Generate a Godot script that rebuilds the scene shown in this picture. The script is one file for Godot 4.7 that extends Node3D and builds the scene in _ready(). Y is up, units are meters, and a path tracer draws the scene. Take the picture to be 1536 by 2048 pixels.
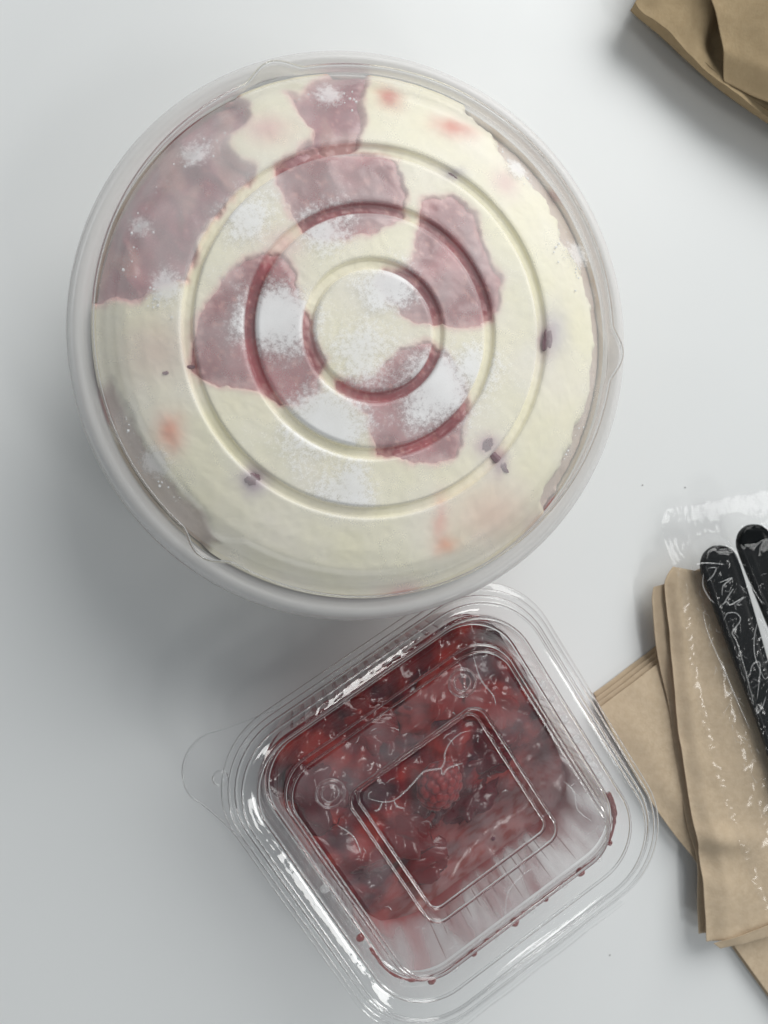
extends Node3D
# Close-up from above: a lidded bowl of strawberry cream dessert and a clear box of berry sauce on a white table,
# with kraft napkins, a cutlery packet and the corner of a paper bag. Lengths in the tables below are millimetres.

const MM := 0.001
const BOWL := Vector3(0.03245, 0.0, -0.03478)
const BOX := Vector3(0.0633, 0.0, 0.1065)
const BOX_TURN := 32.5

var used := {}
var n1 := FastNoiseLite.new()
var n2 := FastNoiseLite.new()
var n3 := FastNoiseLite.new()
var M := {}


func _ready() -> void:
	make_camera()
	make_light()
	n1.seed = 11; n1.noise_type = FastNoiseLite.TYPE_SIMPLEX_SMOOTH; n1.frequency = 0.05; n1.fractal_octaves = 3
	n2.seed = 23; n2.noise_type = FastNoiseLite.TYPE_SIMPLEX_SMOOTH; n2.frequency = 0.25; n2.fractal_octaves = 3
	n3.seed = 37; n3.noise_type = FastNoiseLite.TYPE_CELLULAR; n3.frequency = 0.3; n3.fractal_octaves = 2
	make_materials()
	make_table()
	make_bowl()
	make_dessert()
	make_box()
	make_sauce()
	make_paper_bag()
	make_napkins()
	make_cutlery()


func make_camera() -> void:
	var cam := Camera3D.new()
	cam.name = "camera"
	var d := Vector3(tan(deg_to_rad(10.44288)), -1.0, tan(deg_to_rad(3.23345))).normalized()
	var right := d.cross(Vector3(0, 0, -1)).normalized()
	var up := right.cross(d)
	cam.transform = Transform3D(Basis(right, up, -d), Vector3(0, 0.26758, 0))
	cam.fov = 68.01
	cam.near = 0.005
	cam.far = 20.0
	var lens := CameraAttributesPhysical.new()
	lens.frustum_focal_length = 12.0 / tan(deg_to_rad(34.005))
	lens.frustum_near = 0.005
	lens.frustum_far = 20.0
	lens.frustum_focus_distance = 0.226
	lens.exposure_aperture = 11.0
	cam.attributes = lens
	add_child(cam)
	cam.current = true


func make_light() -> void:
	var e := Environment.new()
	e.background_mode = Environment.BG_COLOR
	e.background_color = Color(0.186, 0.2, 0.21).linear_to_srgb()
	e.tonemap_mode = Environment.TONE_MAPPER_LINEAR
	e.tonemap_exposure = 1.17
	e.sdfgi_enabled = true
	e.ssao_enabled = true
	e.ssil_enabled = true
	var w := WorldEnvironment.new()
	w.name = "environment"
	w.environment = e
	add_child(w)
	panel("ceiling_panel", Vector3(0.62, 0.85, -0.86), Vector2(1.05, 0.85), 1.42, Color(1.0, 1.0, 0.992))
	panel("ceiling_lamp", Vector3(0.75, 1.25, 1.2), Vector2(0.3, 0.16), 0.16, Color(1.0, 1.0, 0.99))
	panel("ceiling_lamp", Vector3(0.72, 1.25, 0.5), Vector2(0.16, 0.3), 0.16, Color(1.0, 1.0, 0.99))


func panel(called: String, at: Vector3, size: Vector2, energy: float, color: Color) -> void:
	var l := AreaLight3D.new()
	l.name = called
	l.area_size = size
	l.light_energy = energy
	l.light_color = color
	l.shadow_enabled = true
	l.area_range = 6.0
	l.area_attenuation = 2.0
	add_child(l, true)
	l.look_at_from_position(at, Vector3(0.06, 0.0, 0.03), Vector3(0, 0, -1))


# ---------------------------------------------------------------- helpers

func lin(r: float, g: float, b: float, a := 1.0) -> Color:
	var c := Color(r, g, b).linear_to_srgb()
	c.a = a
	return c


func mat(color: Color, rough: float, spec := 0.5) -> StandardMaterial3D:
	var m := StandardMaterial3D.new()
	m.albedo_color = color
	m.roughness = rough
	m.metallic_specular = spec
	return m


func clear(alpha: float, rough: float, color := Color(1, 1, 1)) -> StandardMaterial3D:
	var m := mat(Color(color.r, color.g, color.b, alpha), rough)
	m.transparency = BaseMaterial3D.TRANSPARENCY_ALPHA
	m.cull_mode = BaseMaterial3D.CULL_DISABLED
	return m


func noise_texture(frequency: float, kind: int, seed_at: int, ramp: Array, size := 512) -> NoiseTexture2D:
	var n := FastNoiseLite.new()
	n.seed = seed_at
	n.noise_type = kind
	n.frequency = frequency
	n.fractal_octaves = 4
	var t := NoiseTexture2D.new()
	t.noise = n
	t.width = size
	t.height = size
	t.seamless = true
	if ramp.size():
		var g := Gradient.new()
		g.set_color(0, ramp[0])
		g.set_color(1, ramp[1])
		t.color_ramp = g
	return t


func make_materials() -> void:
	M.table = mat(lin(0.785, 0.8, 0.80), 1.0, 0.45)
	M.table.roughness_texture = noise_texture(0.006, FastNoiseLite.TYPE_SIMPLEX, 8, [Color(0.33, 0.33, 0.33), Color(0.46, 0.46, 0.46)])
	M.table.uv1_triplanar = true
	M.table.uv1_scale = Vector3(3, 3, 3)
	M.bowl = clear(0.62, 0.25, lin(0.82, 0.82, 0.8))
	M.lid = clear(0.09, 0.2, lin(0.87, 0.86, 0.86))
	M.lid.metallic_specular = 0.2
	M.skirt = clear(0.42, 0.22, lin(0.85, 0.83, 0.82))
	M.skirt.metallic_specular = 0.3
	M.bead = mat(Color(1, 1, 1, 0.0), 0.02)
	M.bead.refraction_enabled = true
	M.bead.refraction_scale = 0.05
	M.rib = clear(0.28, 0.12, lin(0.36, 0.12, 0.12))
	M.juice_film = clear(1.0, 0.3)
	M.juice_film.vertex_color_use_as_albedo = true
	M.crumb = mat(lin(0.85, 0.86, 0.87), 0.6, 0.3)
	M.cream = mat(Color.WHITE, 0.5, 0.35)
	M.cream.vertex_color_use_as_albedo = true
	M.berry = mat(Color.WHITE, 0.3, 0.5)
	M.berry.vertex_color_use_as_albedo = true
	M.pet = clear(0.006, 0.03, lin(0.9, 0.92, 0.93))
	M.tab = clear(0.17, 0.04, lin(0.4, 0.4, 0.41))
	M.water = clear(0.16, 0.04)
	M.juice_drop = clear(0.6, 0.06, lin(0.30, 0.04, 0.04))
	M.sauce = mat(Color.WHITE, 0.14, 0.5)
	M.sauce.vertex_color_use_as_albedo = true
	var kraft := noise_texture(0.035, FastNoiseLite.TYPE_SIMPLEX, 5, [lin(0.54, 0.425, 0.295), lin(0.62, 0.50, 0.36)])
	var fibre := noise_texture(0.09, FastNoiseLite.TYPE_SIMPLEX, 6, [])
	for k in ["kraft", "bag"]:
		var m := mat(Color.WHITE if k == "kraft" else Color(0.85, 0.83, 0.77), 0.85, 0.25)
		m.albedo_texture = kraft
		m.uv1_triplanar = true
		m.uv1_world_triplanar = true
		m.uv1_scale = Vector3(14, 14, 14)
		m.heightmap_enabled = true
		m.heightmap_texture = fibre
		m.heightmap_scale = 0.006
		M[k] = m
	M.black = mat(lin(0.004, 0.005, 0.0055), 0.25, 0.3)
	M.film = clear(0.004, 0.12, lin(0.9, 0.9, 0.9))
	M.film.metallic_specular = 0.4


func numbered(called: String) -> String:
	var n: int = used.get(called, 0)
	used[called] = n + 1
	return called if n == 0 else "%s_%03d" % [called, n]


func thing(called: String, label: String, category: String, at := Vector3.ZERO, turn := 0.0, group := "") -> Node3D:
	var o := Node3D.new()
	o.name = numbered(called)
	add_child(o)
	o.position = at
	o.rotation_degrees.y = turn
	tag(o, label, category, group)
	return o


func tag(o: Node3D, label: String, category: String, group := "") -> Node3D:
	o.set_meta("label", label)
	o.set_meta("category", category)
	if group:
		o.set_meta("group", group)
	return o


func obj(called: String, mesh: Mesh, m: Material, parent: Node = self) -> MeshInstance3D:
	var o := MeshInstance3D.new()
	o.name = called if parent != self else numbered(called)
	o.mesh = mesh
	o.material_override = m
	parent.add_child(o, true)
	return o


func commit(p: PackedVector3Array, idx: PackedInt32Array, col := PackedColorArray(), uv := PackedVector2Array()) -> ArrayMesh:
	var n := PackedVector3Array()
	n.resize(p.size())
	for k in range(0, idx.size(), 3):
		var a := idx[k]
		var b := idx[k + 1]
		var c := idx[k + 2]
		var f := (p[c] - p[a]).cross(p[b] - p[a])
		n[a] += f
		n[b] += f
		n[c] += f
	for k in n.size():
		n[k] = n[k].normalized() if n[k].length_squared() > 1e-24 else Vector3.UP
	var s := []
	s.resize(Mesh.ARRAY_MAX)
	s[Mesh.ARRAY_VERTEX] = p
	s[Mesh.ARRAY_NORMAL] = n
	s[Mesh.ARRAY_INDEX] = idx
	if col.size():
		s[Mesh.ARRAY_COLOR] = col
	if uv.size():
		s[Mesh.ARRAY_TEX_UV] = uv
	var am := ArrayMesh.new()
	am.add_surface_from_arrays(Mesh.PRIMITIVE_TRIANGLES, s)
	return am


func quads(nu: int, nv: int, wrap: bool, flip := false, from := 0) -> PackedInt32Array:
	var idx := PackedInt32Array()
	for j in nv - 1:
		for i in (nu if wrap else nu - 1):
			var a := from + j * nu + i
			var b := from + j * nu + (i + 1) % nu
			var c := b + nu
			var d := a + nu
			if flip:
				idx.append_array([a, b, c, a, c, d])
			else:
				idx.append_array([a, c, b, a, d, c])
	return idx


# one value from a list of [x, y] pairs, smoothly between them
func curve(pairs: Array, x: float) -> float:
	if x <= pairs[0][0]:
		return pairs[0][1]
	for k in range(1, pairs.size()):
		if x <= pairs[k][0]:
			return lerpf(pairs[k - 1][1], pairs[k][1], (x - pairs[k - 1][0]) / (pairs[k][0] - pairs[k - 1][0]))
	return pairs[-1][1]


func lathe(profile: Array, seg := 96, flip := false) -> ArrayMesh:
	var p := PackedVector3Array()
	for q in profile:
		for i in seg:
			var t := TAU * i / seg
			p.append(Vector3(q[0] * cos(t), q[1], q[0] * sin(t)) * MM)
	return commit(p, quads(seg, profile.size(), true, flip))


# points of a rounded rectangle (u, v), the same number of points whatever its size
func rounded(hu: float, hv: float, rc: float, n_corner: int, n_side: int) -> PackedVector2Array:
	var out := PackedVector2Array()
	rc = minf(rc, minf(hu, hv))
	for q in 4:
		var sx := [1, -1, -1, 1][q] as int
		var sy := [1, 1, -1, -1][q] as int
		var c := Vector2(sx * (hu - rc), sy * (hv - rc))
		for k in n_corner:
			var a := PI / 2 * (q + float(k) / (n_corner - 1))
			out.append(c + rc * Vector2(cos(a), sin(a)))
		var sx2 := [-1, -1, 1, 1][q] as int
		var sy2 := [1, -1, -1, 1][q] as int
		var c2 := Vector2(sx2 * (hu - rc), sy2 * (hv - rc))
		var a2 := PI / 2 * (q + 1)
		var from := c + rc * Vector2(cos(a2), sin(a2))
		var to := c2 + rc * Vector2(cos(a2), sin(a2))
		for k in n_side:
			out.append(from.lerp(to, (k + 1.0) / (n_side + 1.0)))
	return out


func rounded_sweep(levels: Array, n_corner := 14, n_side := 24, ribs := 0.0, ripple := 0.0) -> ArrayMesh:
	var p := PackedVector3Array()
	var n := 0
	for l in levels:
		var ring := rounded(l[0], l[1], l[2], n_corner, n_side)
		n = ring.size()
		for k in n:
			var q := ring[k]
			var y: float = l[3]
			if ribs > 0.0:
				var along := k % (n_corner + n_side)
				if along >= n_corner:
					var f := float(along - n_corner) / n_side
					var depth := ribs * smoothstep(4.0, 9.0, y) * (1.0 - smoothstep(31.0, 36.0, y))
					q *= 1.0 - depth * pow(0.5 + 0.5 * cos(f * TAU * 13.0), 2.0) / q.length()
			if ripple > 0.0 and l[0] > 47.5:
				y += ripple * n2.get_noise_2d(q.x * 1.3, q.y * 1.3)
			p.append(Vector3(q.x, y, q.y) * MM)
	return commit(p, quads(n, levels.size(), true))


# a round bead of solid plastic that follows a rounded rectangle
func bead(hu: float, hv: float, rc: float, y: float, radius: float) -> ArrayMesh:
	var inner := rounded(hu, hv, rc, 14, 12)
	var outer := rounded(hu + 0.1, hv + 0.1, rc + 0.1, 14, 12)
	var p := PackedVector3Array()
	for j in 9:
		var a := TAU * j / 8.0
		for k in inner.size():
			var q := inner[k] + (outer[k] - inner[k]).normalized() * cos(a) * radius
			p.append(Vector3(q.x, y + sin(a) * radius, q.y) * MM)
	return commit(p, quads(inner.size(), 9, true, true))


func tube(path: PackedVector3Array, radii: Array, seg := 7, flat := 1.0) -> ArrayMesh:
	var p := PackedVector3Array()
	var n := path.size()
	for k in n:
		var d := (path[mini(k + 1, n - 1)] - path[maxi(k - 1, 0)]).normalized()
		var side := d.cross(Vector3.UP).normalized()
		var up := side.cross(d)
		var r: float = radii[k] if radii.size() == n else radii[0] * sqrt(maxf(0.02, sin(PI * k / (n - 1.0))))
		for i in seg:
			var a := TAU * i / seg
			p.append(path[k] + (side * cos(a) + up * sin(a) * flat) * r)
	return commit(p, quads(seg, n, true, true))


func smooth_path(pts: Array, y: float, steps := 6) -> PackedVector3Array:
	var out := PackedVector3Array()
	var n := pts.size()
	for k in n - 1:
		for s in steps:
			var q: Vector2 = pts[k].cubic_interpolate(pts[k + 1], pts[maxi(k - 1, 0)], pts[mini(k + 2, n - 1)], float(s) / steps)
			out.append(Vector3(q.x, y, q.y) * MM)
	out.append(Vector3(pts[-1].x, y, pts[-1].y) * MM)
	return out


func pairs(flat: Array) -> PackedVector2Array:
	var out := PackedVector2Array()
	for k in range(0, flat.size(), 2):
		out.append(Vector2(flat[k], flat[k + 1]))
	return out


func signed_distance(poly: PackedVector2Array, q: Vector2) -> float:
	var best := 1e9
	var inside := false
	var n := poly.size()
	var j := n - 1
	for i in n:
		var a := poly[i]
		var b := poly[j]
		var e := b - a
		var w := q - a
		var d := w - e * clampf(w.dot(e) / e.length_squared(), 0.0, 1.0)
		best = minf(best, d.length_squared())
		if (a.y > q.y) != (b.y > q.y) and q.x < (b.x - a.x) * (q.y - a.y) / (b.y - a.y) + a.x:
			inside = not inside
		j = i
	return -sqrt(best) if inside else sqrt(best)


func blob(radius: Vector3, rough: float, seed_at: float, seg := 20) -> ArrayMesh:
	var p := PackedVector3Array()
	for j in seg + 1:
		for i in seg * 2:
			var th := PI * j / seg
			var ph := TAU * i / (seg * 2)
			var d := Vector3(sin(th) * cos(ph), cos(th), sin(th) * sin(ph))
			var r := 1.0 + rough * n1.get_noise_3d(d.x * 22 + seed_at, d.y * 22, d.z * 22)
			p.append(d * radius * r * MM)
	return commit(p, quads(seg * 2, seg + 1, true))


# ---------------------------------------------------------------- the setting

func make_table() -> void:
	var b := BoxMesh.new()
	b.size = Vector3(1.4, 0.03, 1.1)
	var t := obj("tabletop", b, M.table)
	t.position = Vector3(0.1, -0.015, 0.1)
	t.set_meta("kind", "structure")
	t.set_meta("label", "smooth white laminate tabletop under everything")
	var specks := [149.8, 5.8, 167.7, 6.8, 127.1, -6.5, -1.4, 6.1, 139.7, 190.6]
	for k in range(0, specks.size(), 2):
		var s := obj("speck", blob(Vector3(0.35, 0.12, 0.3), 0.5, k * 3.0, 6), M.speck if M.has("speck") else dark_speck(), t)
		s.position = Vector3(specks[k] * MM - 0.1, 0.0151, specks[k + 1] * MM - 0.1)


func dark_speck() -> Material:
	M.speck = mat(lin(0.42, 0.42, 0.41), 0.7)
	return M.speck


# ---------------------------------------------------------------- the bowl and its lid

const DOME := [[0, 79.2], [16.6, 79.0], [30.7, 77.3], [45.8, 75.5], [56, 73.0], [61, 71.2], [66, 68.4], [72, 63.0]]
const RINGS := [16.6, 30.7, 45.8]
const NOTCHES := [-110.5, 2.2, 127.6]


func dome(r: float) -> float:
	return curve(DOME, r)


func groove(r: float) -> float:
	var g := 0.0
	for c in RINGS:
		g = maxf(g, 1.0 - smoothstep(1.0, 1.75, absf(r - c)))
	return g


func notch(deg: float) -> float:
	var b := 0.0
	for c in NOTCHES:
		b = maxf(b, pow(cos(clampf(absf(angle_difference(deg_to_rad(deg), deg_to_rad(c))) * 57.2958 / 6.5, 0.0, 1.0) * PI / 2), 1.4))
	return b


func make_bowl() -> void:
	var bowl := thing("dessert_bowl", "large round frosted plastic bowl with ringed clear lid, full of cream dessert", "bowl", BOWL)
	obj("bowl_wall", lathe([[0.5, 1.2], [50, 1.2], [54, 0.8], [56, 1.5], [57.5, 4], [60, 14], [64, 30], [68, 46], [70.5, 56], [71.2, 58.5]], 160), M.bowl, bowl)
	obj("bowl_rim", lathe([[71.2, 58.5], [72, 60], [73.6, 60.6], [75, 60], [75.6, 58.4], [75.2, 56.4], [74.6, 55.5]], 160), M.bowl, bowl)
	# the lid, as one sheet: [radius, height]
	var prof := []
	var r := 0.05
	while r < 60.6:
		prof.append([r, dome(r) - 1.25 * groove(r)])
		r += 0.35 if groove(r) > 0.0 or groove(r + 0.4) > 0.0 else 0.9
	prof.append_array([[61.0, 71.1], [61.6, 71.3], [62.2, 71.9], [62.7, 72.1], [63.2, 71.8], [63.7, 70.9], [64.2, 70.3], [65, 70.0], [66.6, 69.6], [67.4, 69.6], [68.0, 70.0], [68.5, 70.0], [68.9, 69.4], [69.2, 68.2], [69.5, 66.4],
		[69.9, 63.6], [70.3, 62.5], [70.9, 62.0], [71.6, 62.3], [72.3, 63.0], [73.2, 63.6], [74.2, 63.6], [75.2, 63.0], [76.0, 62.0], [76.6, 60.6], [77.1, 58.6], [77.4, 56.0], [77.5, 53.8]])
	var seg := 540
	var p := PackedVector3Array()
	for q in prof:
		var band := smoothstep(58.0, 62.0, q[0]) * (1.0 - smoothstep(69.3, 71.0, q[0]))
		for i in seg:
			var t := TAU * i / seg
			var rr: float = q[0] + (3.0 * notch(rad_to_deg(t)) * band if band > 0.0 else 0.0)
			p.append(Vector3(rr * cos(t), q[1], rr * sin(t)) * MM)
	var cut := 0
	while prof[cut][0] < 69.4:
		cut += 1
	var lid := obj("lid", commit(p.slice(0, (cut + 1) * seg), quads(seg, cut + 1, true)), M.lid, bowl)
	obj("lid_skirt", commit(p.slice(cut * seg), quads(seg, prof.size() - cut, true)), M.skirt, lid)
	for e in [[68.5, 69.9, 0.34], [77.3, 55.0, 0.5]]:
		var path := PackedVector3Array()
		for i in 361:
			var t := TAU * i / 360.0
			var rr: float = e[0] + (3.0 * notch(rad_to_deg(t)) if e[0] < 70.0 else 0.0)
			path.append(Vector3(rr * cos(t), e[1], rr * sin(t)) * MM)
		var radii := []
		radii.resize(361)
		radii.fill(e[2] * MM)
		obj("pressed_edge", tube(path, radii, 8), M.bead, lid)
	# ice crumbs stuck where the cream meets the lid's edge
	var rng := RandomNumberGenerator.new()
	rng.seed = 91
	var st := SurfaceTool.new()
	st.begin(Mesh.PRIMITIVE_TRIANGLES)
	var crumb := blob(Vector3(1, 0.6, 1), 0.6, 4.0, 5)
	var lines := [[[-36, -50], [-50.7, -35.9], [-57.9, -22.3], [-60.5, -11.4], 70, 1.5], [[-54.6, -10.2], [-53.0, -8.6], [-54.7, -5.6], [-52, -5], 60, 1.6], [[36.5, -50.0], [38.4, -47.0], [42.4, -43.4], [44, -42], 40, 1.2], [[52.3, -26.4], [54.3, -23.4], [58.3, -20.9], [57, -17], 60, 2.2],
		[[-15, -59], [-11.4, -59.5], [-7, -60.8], [-3.1, -59.2], 40, 1.4], [[-61.2, 20.4], [-60.9, 27.3], [-54.5, 35], [-48, 43], 40, 1.2], [[60, 22], [57, 29.3], [53, 36], [50, 42], 20, 0.8]]
	for l in lines:
		for k in l[4]:
			var f := rng.randf() * 2.999
			var a: Array = l[int(f)]
			var b: Array = l[int(f) + 1]
			var q: Vector2 = Vector2(a[0], a[1]).lerp(Vector2(b[0], b[1]), f - int(f)) + Vector2(rng.randfn(), rng.randfn()) * float(l[5]) * (0.25 + 1.1 * rng.randf())
			var size_at := (0.05 + 0.36 * pow(rng.randf(), 3.0)) * MM
			st.append_from(crumb, 0, Transform3D(Basis.from_euler(Vector3(0, rng.randf() * TAU, 0)).scaled(Vector3.ONE * size_at / MM), Vector3(q.x, dome(q.length()) - 0.75 - 0.8 * smoothstep(58.0, 63.0, q.length()), q.y) * MM))
	obj("ice_crumbs", st.commit(), M.crumb, lid).set_meta("kind", "stuff")
	lid.set_meta("label", "clear lid with three pressed rings")
	# frost and condensation clinging to the underside of the lid
	var size := 1024
	var half := 72.0
	var img := Image.create_empty(size, size, false, Image.FORMAT_RGBA8)
	var patches := pairs([-31.6, -25.7, -11.7, -24.4, -2.9, 6.6, -13.2, 23.3, -6.8, 38.7, 27.9, 8.4, 15.7, 13.9, 3.0, -12.0, -23.2, -2.8, 58, -24, -51, -9, -44, -43, -57, -25, 40, -45, -10, -59.5, -55, 33])
	var reach := [9.0, 9.0, 12.0, 14.0, 10.0, 9.0, 14.0, 9.0, 14.0, 6.0, 5.0, 5.0, 4.0, 3.5, 5.0, 5.0]
	for y in size:
		for x in size:
			var q := Vector2((x + 0.5) / size * 2 - 1, (y + 0.5) / size * 2 - 1) * half
			var d := q.length()
			if d > 71.0:
				continue
			var soft := n1.get_noise_2d(q.x, q.y)
			var fine := n2.get_noise_2d(q.x * 7.0, q.y * 7.0)
			var a := 0.27 + 0.16 * soft + 0.03 * fine
			var near := 0.0
			for k in patches.size():
				var e: float = q.distance_squared_to(patches[k]) / (reach[k] * reach[k])
				if e < 3.0:
					near = maxf(near, exp(-1.4 * e))
			var grain := n2.get_noise_2d(q.x * 9.0 + 300.0, q.y * 9.0)
			var mid := n2.get_noise_2d(q.x * 2.2 - 80.0, q.y * 2.2)
			a += 0.55 * smoothstep(0.34, 1.0, near * 1.1 + 0.34 * grain + 0.34 * mid + 0.4 * soft)
			a += 0.16 * smoothstep(34.0, 60.0, -0.75 * q.x - 0.66 * q.y)
			a *= 1.0 - 0.93 * groove(d)
			a *= 1.0 - 0.25 * smoothstep(46.0, 52.0, d)
			img.set_pixel(x, y, Color(1.0, 1.0, 1.0, clampf(a, 0.0, 0.93)))
	var fm := mat(Color.WHITE, 0.8, 0.2)
	fm.backlight_enabled = true
	fm.backlight = Color(0.25, 0.25, 0.25)
	fm.albedo_texture = ImageTexture.create_from_image(img)
	fm.transparency = BaseMaterial3D.TRANSPARENCY_ALPHA
	fm.cull_mode = BaseMaterial3D.CULL_DISABLED
	var fp := PackedVector3Array()
	var uv := PackedVector2Array()
	var rows := 0
	r = 0.05
	while r < 69.0:
		for i in 240:
			var t := TAU * i / 240
			var at := Vector2(cos(t), sin(t)) * r
			fp.append(Vector3(at.x, dome(r) - 0.3 - 1.25 * groove(r) - 1.2 * smoothstep(60.0, 64.0, r), at.y) * MM)
			uv.append(at / half * 0.5 + Vector2(0.5, 0.5))
		rows += 1
		r += 0.7
	var frost := obj("frost", commit(fp, quads(240, rows, true), PackedColorArray(), uv), fm, lid)
	frost.set_meta("label", "white frost on the underside of the lid")


# ---------------------------------------------------------------- what is in the bowl

const PATCHES := {
	"rim_left": [-67.9, -7.7, -57.8, -7.4, -53.3, -9.6, -48.5, -12.0, -45.9, -11.7, -44.3, -16.6, -42.5, -22.7, -40.0, -26.4, -37.6, -29.6, -33.9, -33.4, -30.2, -37.3, -29.6, -39.8, -31.4, -40.8, -33.8, -42.5, -36.2, -45.3, -35.6, -47.7, -32.5, -51.0, -30.1, -54.1, -30.7, -56.5, -33.6, -61.6, -53.7, -56.2, -73.5, -29.1, -78.5, -7.9],
	"rim_top": [-20.9, -60.9, -17.8, -59.4, -15.9, -61.4, -11.5, -67.2, -5.2, -71.5, 0.5, -72.0, -0.4, -64.6, -2.7, -60.1, -1.8, -57.7, -2.1, -53.4, -3.4, -47.8, -6.6, -45.0, -12.9, -44.3, -17.9, -42.4, -22.3, -40.3, -21.6, -42.4, -14.4, -46.9, -14.4, -50.6, -16.6, -54.1, -19.0, -57.5],
	"top": [-24.1, -39.5, -19.1, -42.6, -12.9, -43.8, -5.3, -44.3, 2.4, -44.9, 5.6, -42.9, 6.9, -39.2, 8.0, -34.3, 7.6, -29.2, 3.7, -27.1, -2.8, -24.3, -10.5, -22.6, -16.8, -24.1, -19.9, -27.6, -21.1, -32.4, -23.5, -35.9],
	"right": [13.1, -33.7, 20.8, -34.7, 26.2, -32.2, 28.3, -24.0, 31.7, -17.1, 33.9, -15.2, 33.2, -8.7, 31.7, -4.7, 25.7, -2.7, 21.3, -2.2, 10.4, -3.3, 5.1, -7.2, 1.5, -11.3, 3.0, -14.9, 7.6, -15.1, 10.9, -18.0, 11.5, -23.9, 12.6, -29.1],
	"low": [-0.1, 11.8, 7.8, 4.8, 12.7, 3.1, 17.0, 4.0, 21.3, 8.7, 23.5, 13.9, 24.9, 19.1, 23.6, 25.6, 22.0, 30.9, 14.9, 33.0, 7.8, 32.0, 1.4, 29.9, -0.1, 26.3, -1.2, 21.2, -5.5, 16.5, -9.1, 14.0, -9.1, 12.0, -4.4, 13.4],
	"left": [-27.4, -18.0, -23.0, -17.6, -20.8, -14.7, -19.1, -7.9, -16.9, -1.8, -13.1, 9.4, -14.7, 15.8, -19.5, 17.7, -23.3, 17.8, -30.7, 14.2, -38.1, 13.5, -42.9, 12.6, -44.7, 9.5, -44.0, 2.8, -42.7, -2.1, -37.8, -10.2, -31.7, -16.0],
}
const GAPS := {
	"gap_right": [27.3, -62.0, 35.2, -54.2, 36.7, -47.0, 43.8, -43.8, 48.6, -38.5, 52.2, -32.1, 54.9, -25.5, 58.6, -21.6, 61.2, -16.3, 63.2, -9.5, 64.4, -1.3, 64.2, 6.9, 62.6, 15.3, 58.6, 25.1, 54.9, 32.0, 49.2, 43.2, 52.9, 47.4, 73.7, 29.2, 79.0, -12.9, 64.8, -47.7, 35.8, -69.1],
	"gap_left": [-65.6, 11.2, -63.3, 16.1, -60.2, 23.6, -55.7, 30.4, -49.7, 38.6, -42.4, 46.4, -40.6, 50.2, -38.7, 54.2, -46.3, 57.9, -65.5, 37.3, -72.2, 17.5],
}


# distance fields on a grid of 0.6 mm, far from the outline cut off at 9 mm
class Field:
	var v := PackedFloat32Array()
	const N := 262
	const STEP := 0.6
	func at(q: Vector2) -> float:
		var g := (q / STEP + Vector2(N, N) * 0.5).clamp(Vector2.ZERO, Vector2(N - 1.01, N - 1.01))
		var i := int(g.x)
		var j := int(g.y)
		var f := g - Vector2(i, j)
		return lerpf(lerpf(v[j * N + i], v[j * N + i + 1], f.x), lerpf(v[(j + 1) * N + i], v[(j + 1) * N + i + 1], f.x), f.y)


func field(polys: Array) -> Field:
	var f := Field.new()
	f.v.resize(Field.N * Field.N)
	f.v.fill(9.0)
	for poly in polys:
		var box := Rect2(poly[0], Vector2.ZERO)
		for q in poly:
			box = box.expand(q)
		box = box.grow(8.0)
		for j in Field.N:
			for i in Field.N:
				var q := (Vector2(i, j) - Vector2(Field.N, Field.N) * 0.5) * Field.STEP
				if box.has_point(q):
					f.v[j * Field.N + i] = minf(f.v[j * Field.N + i], signed_distance(poly, q))
	return f


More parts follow.
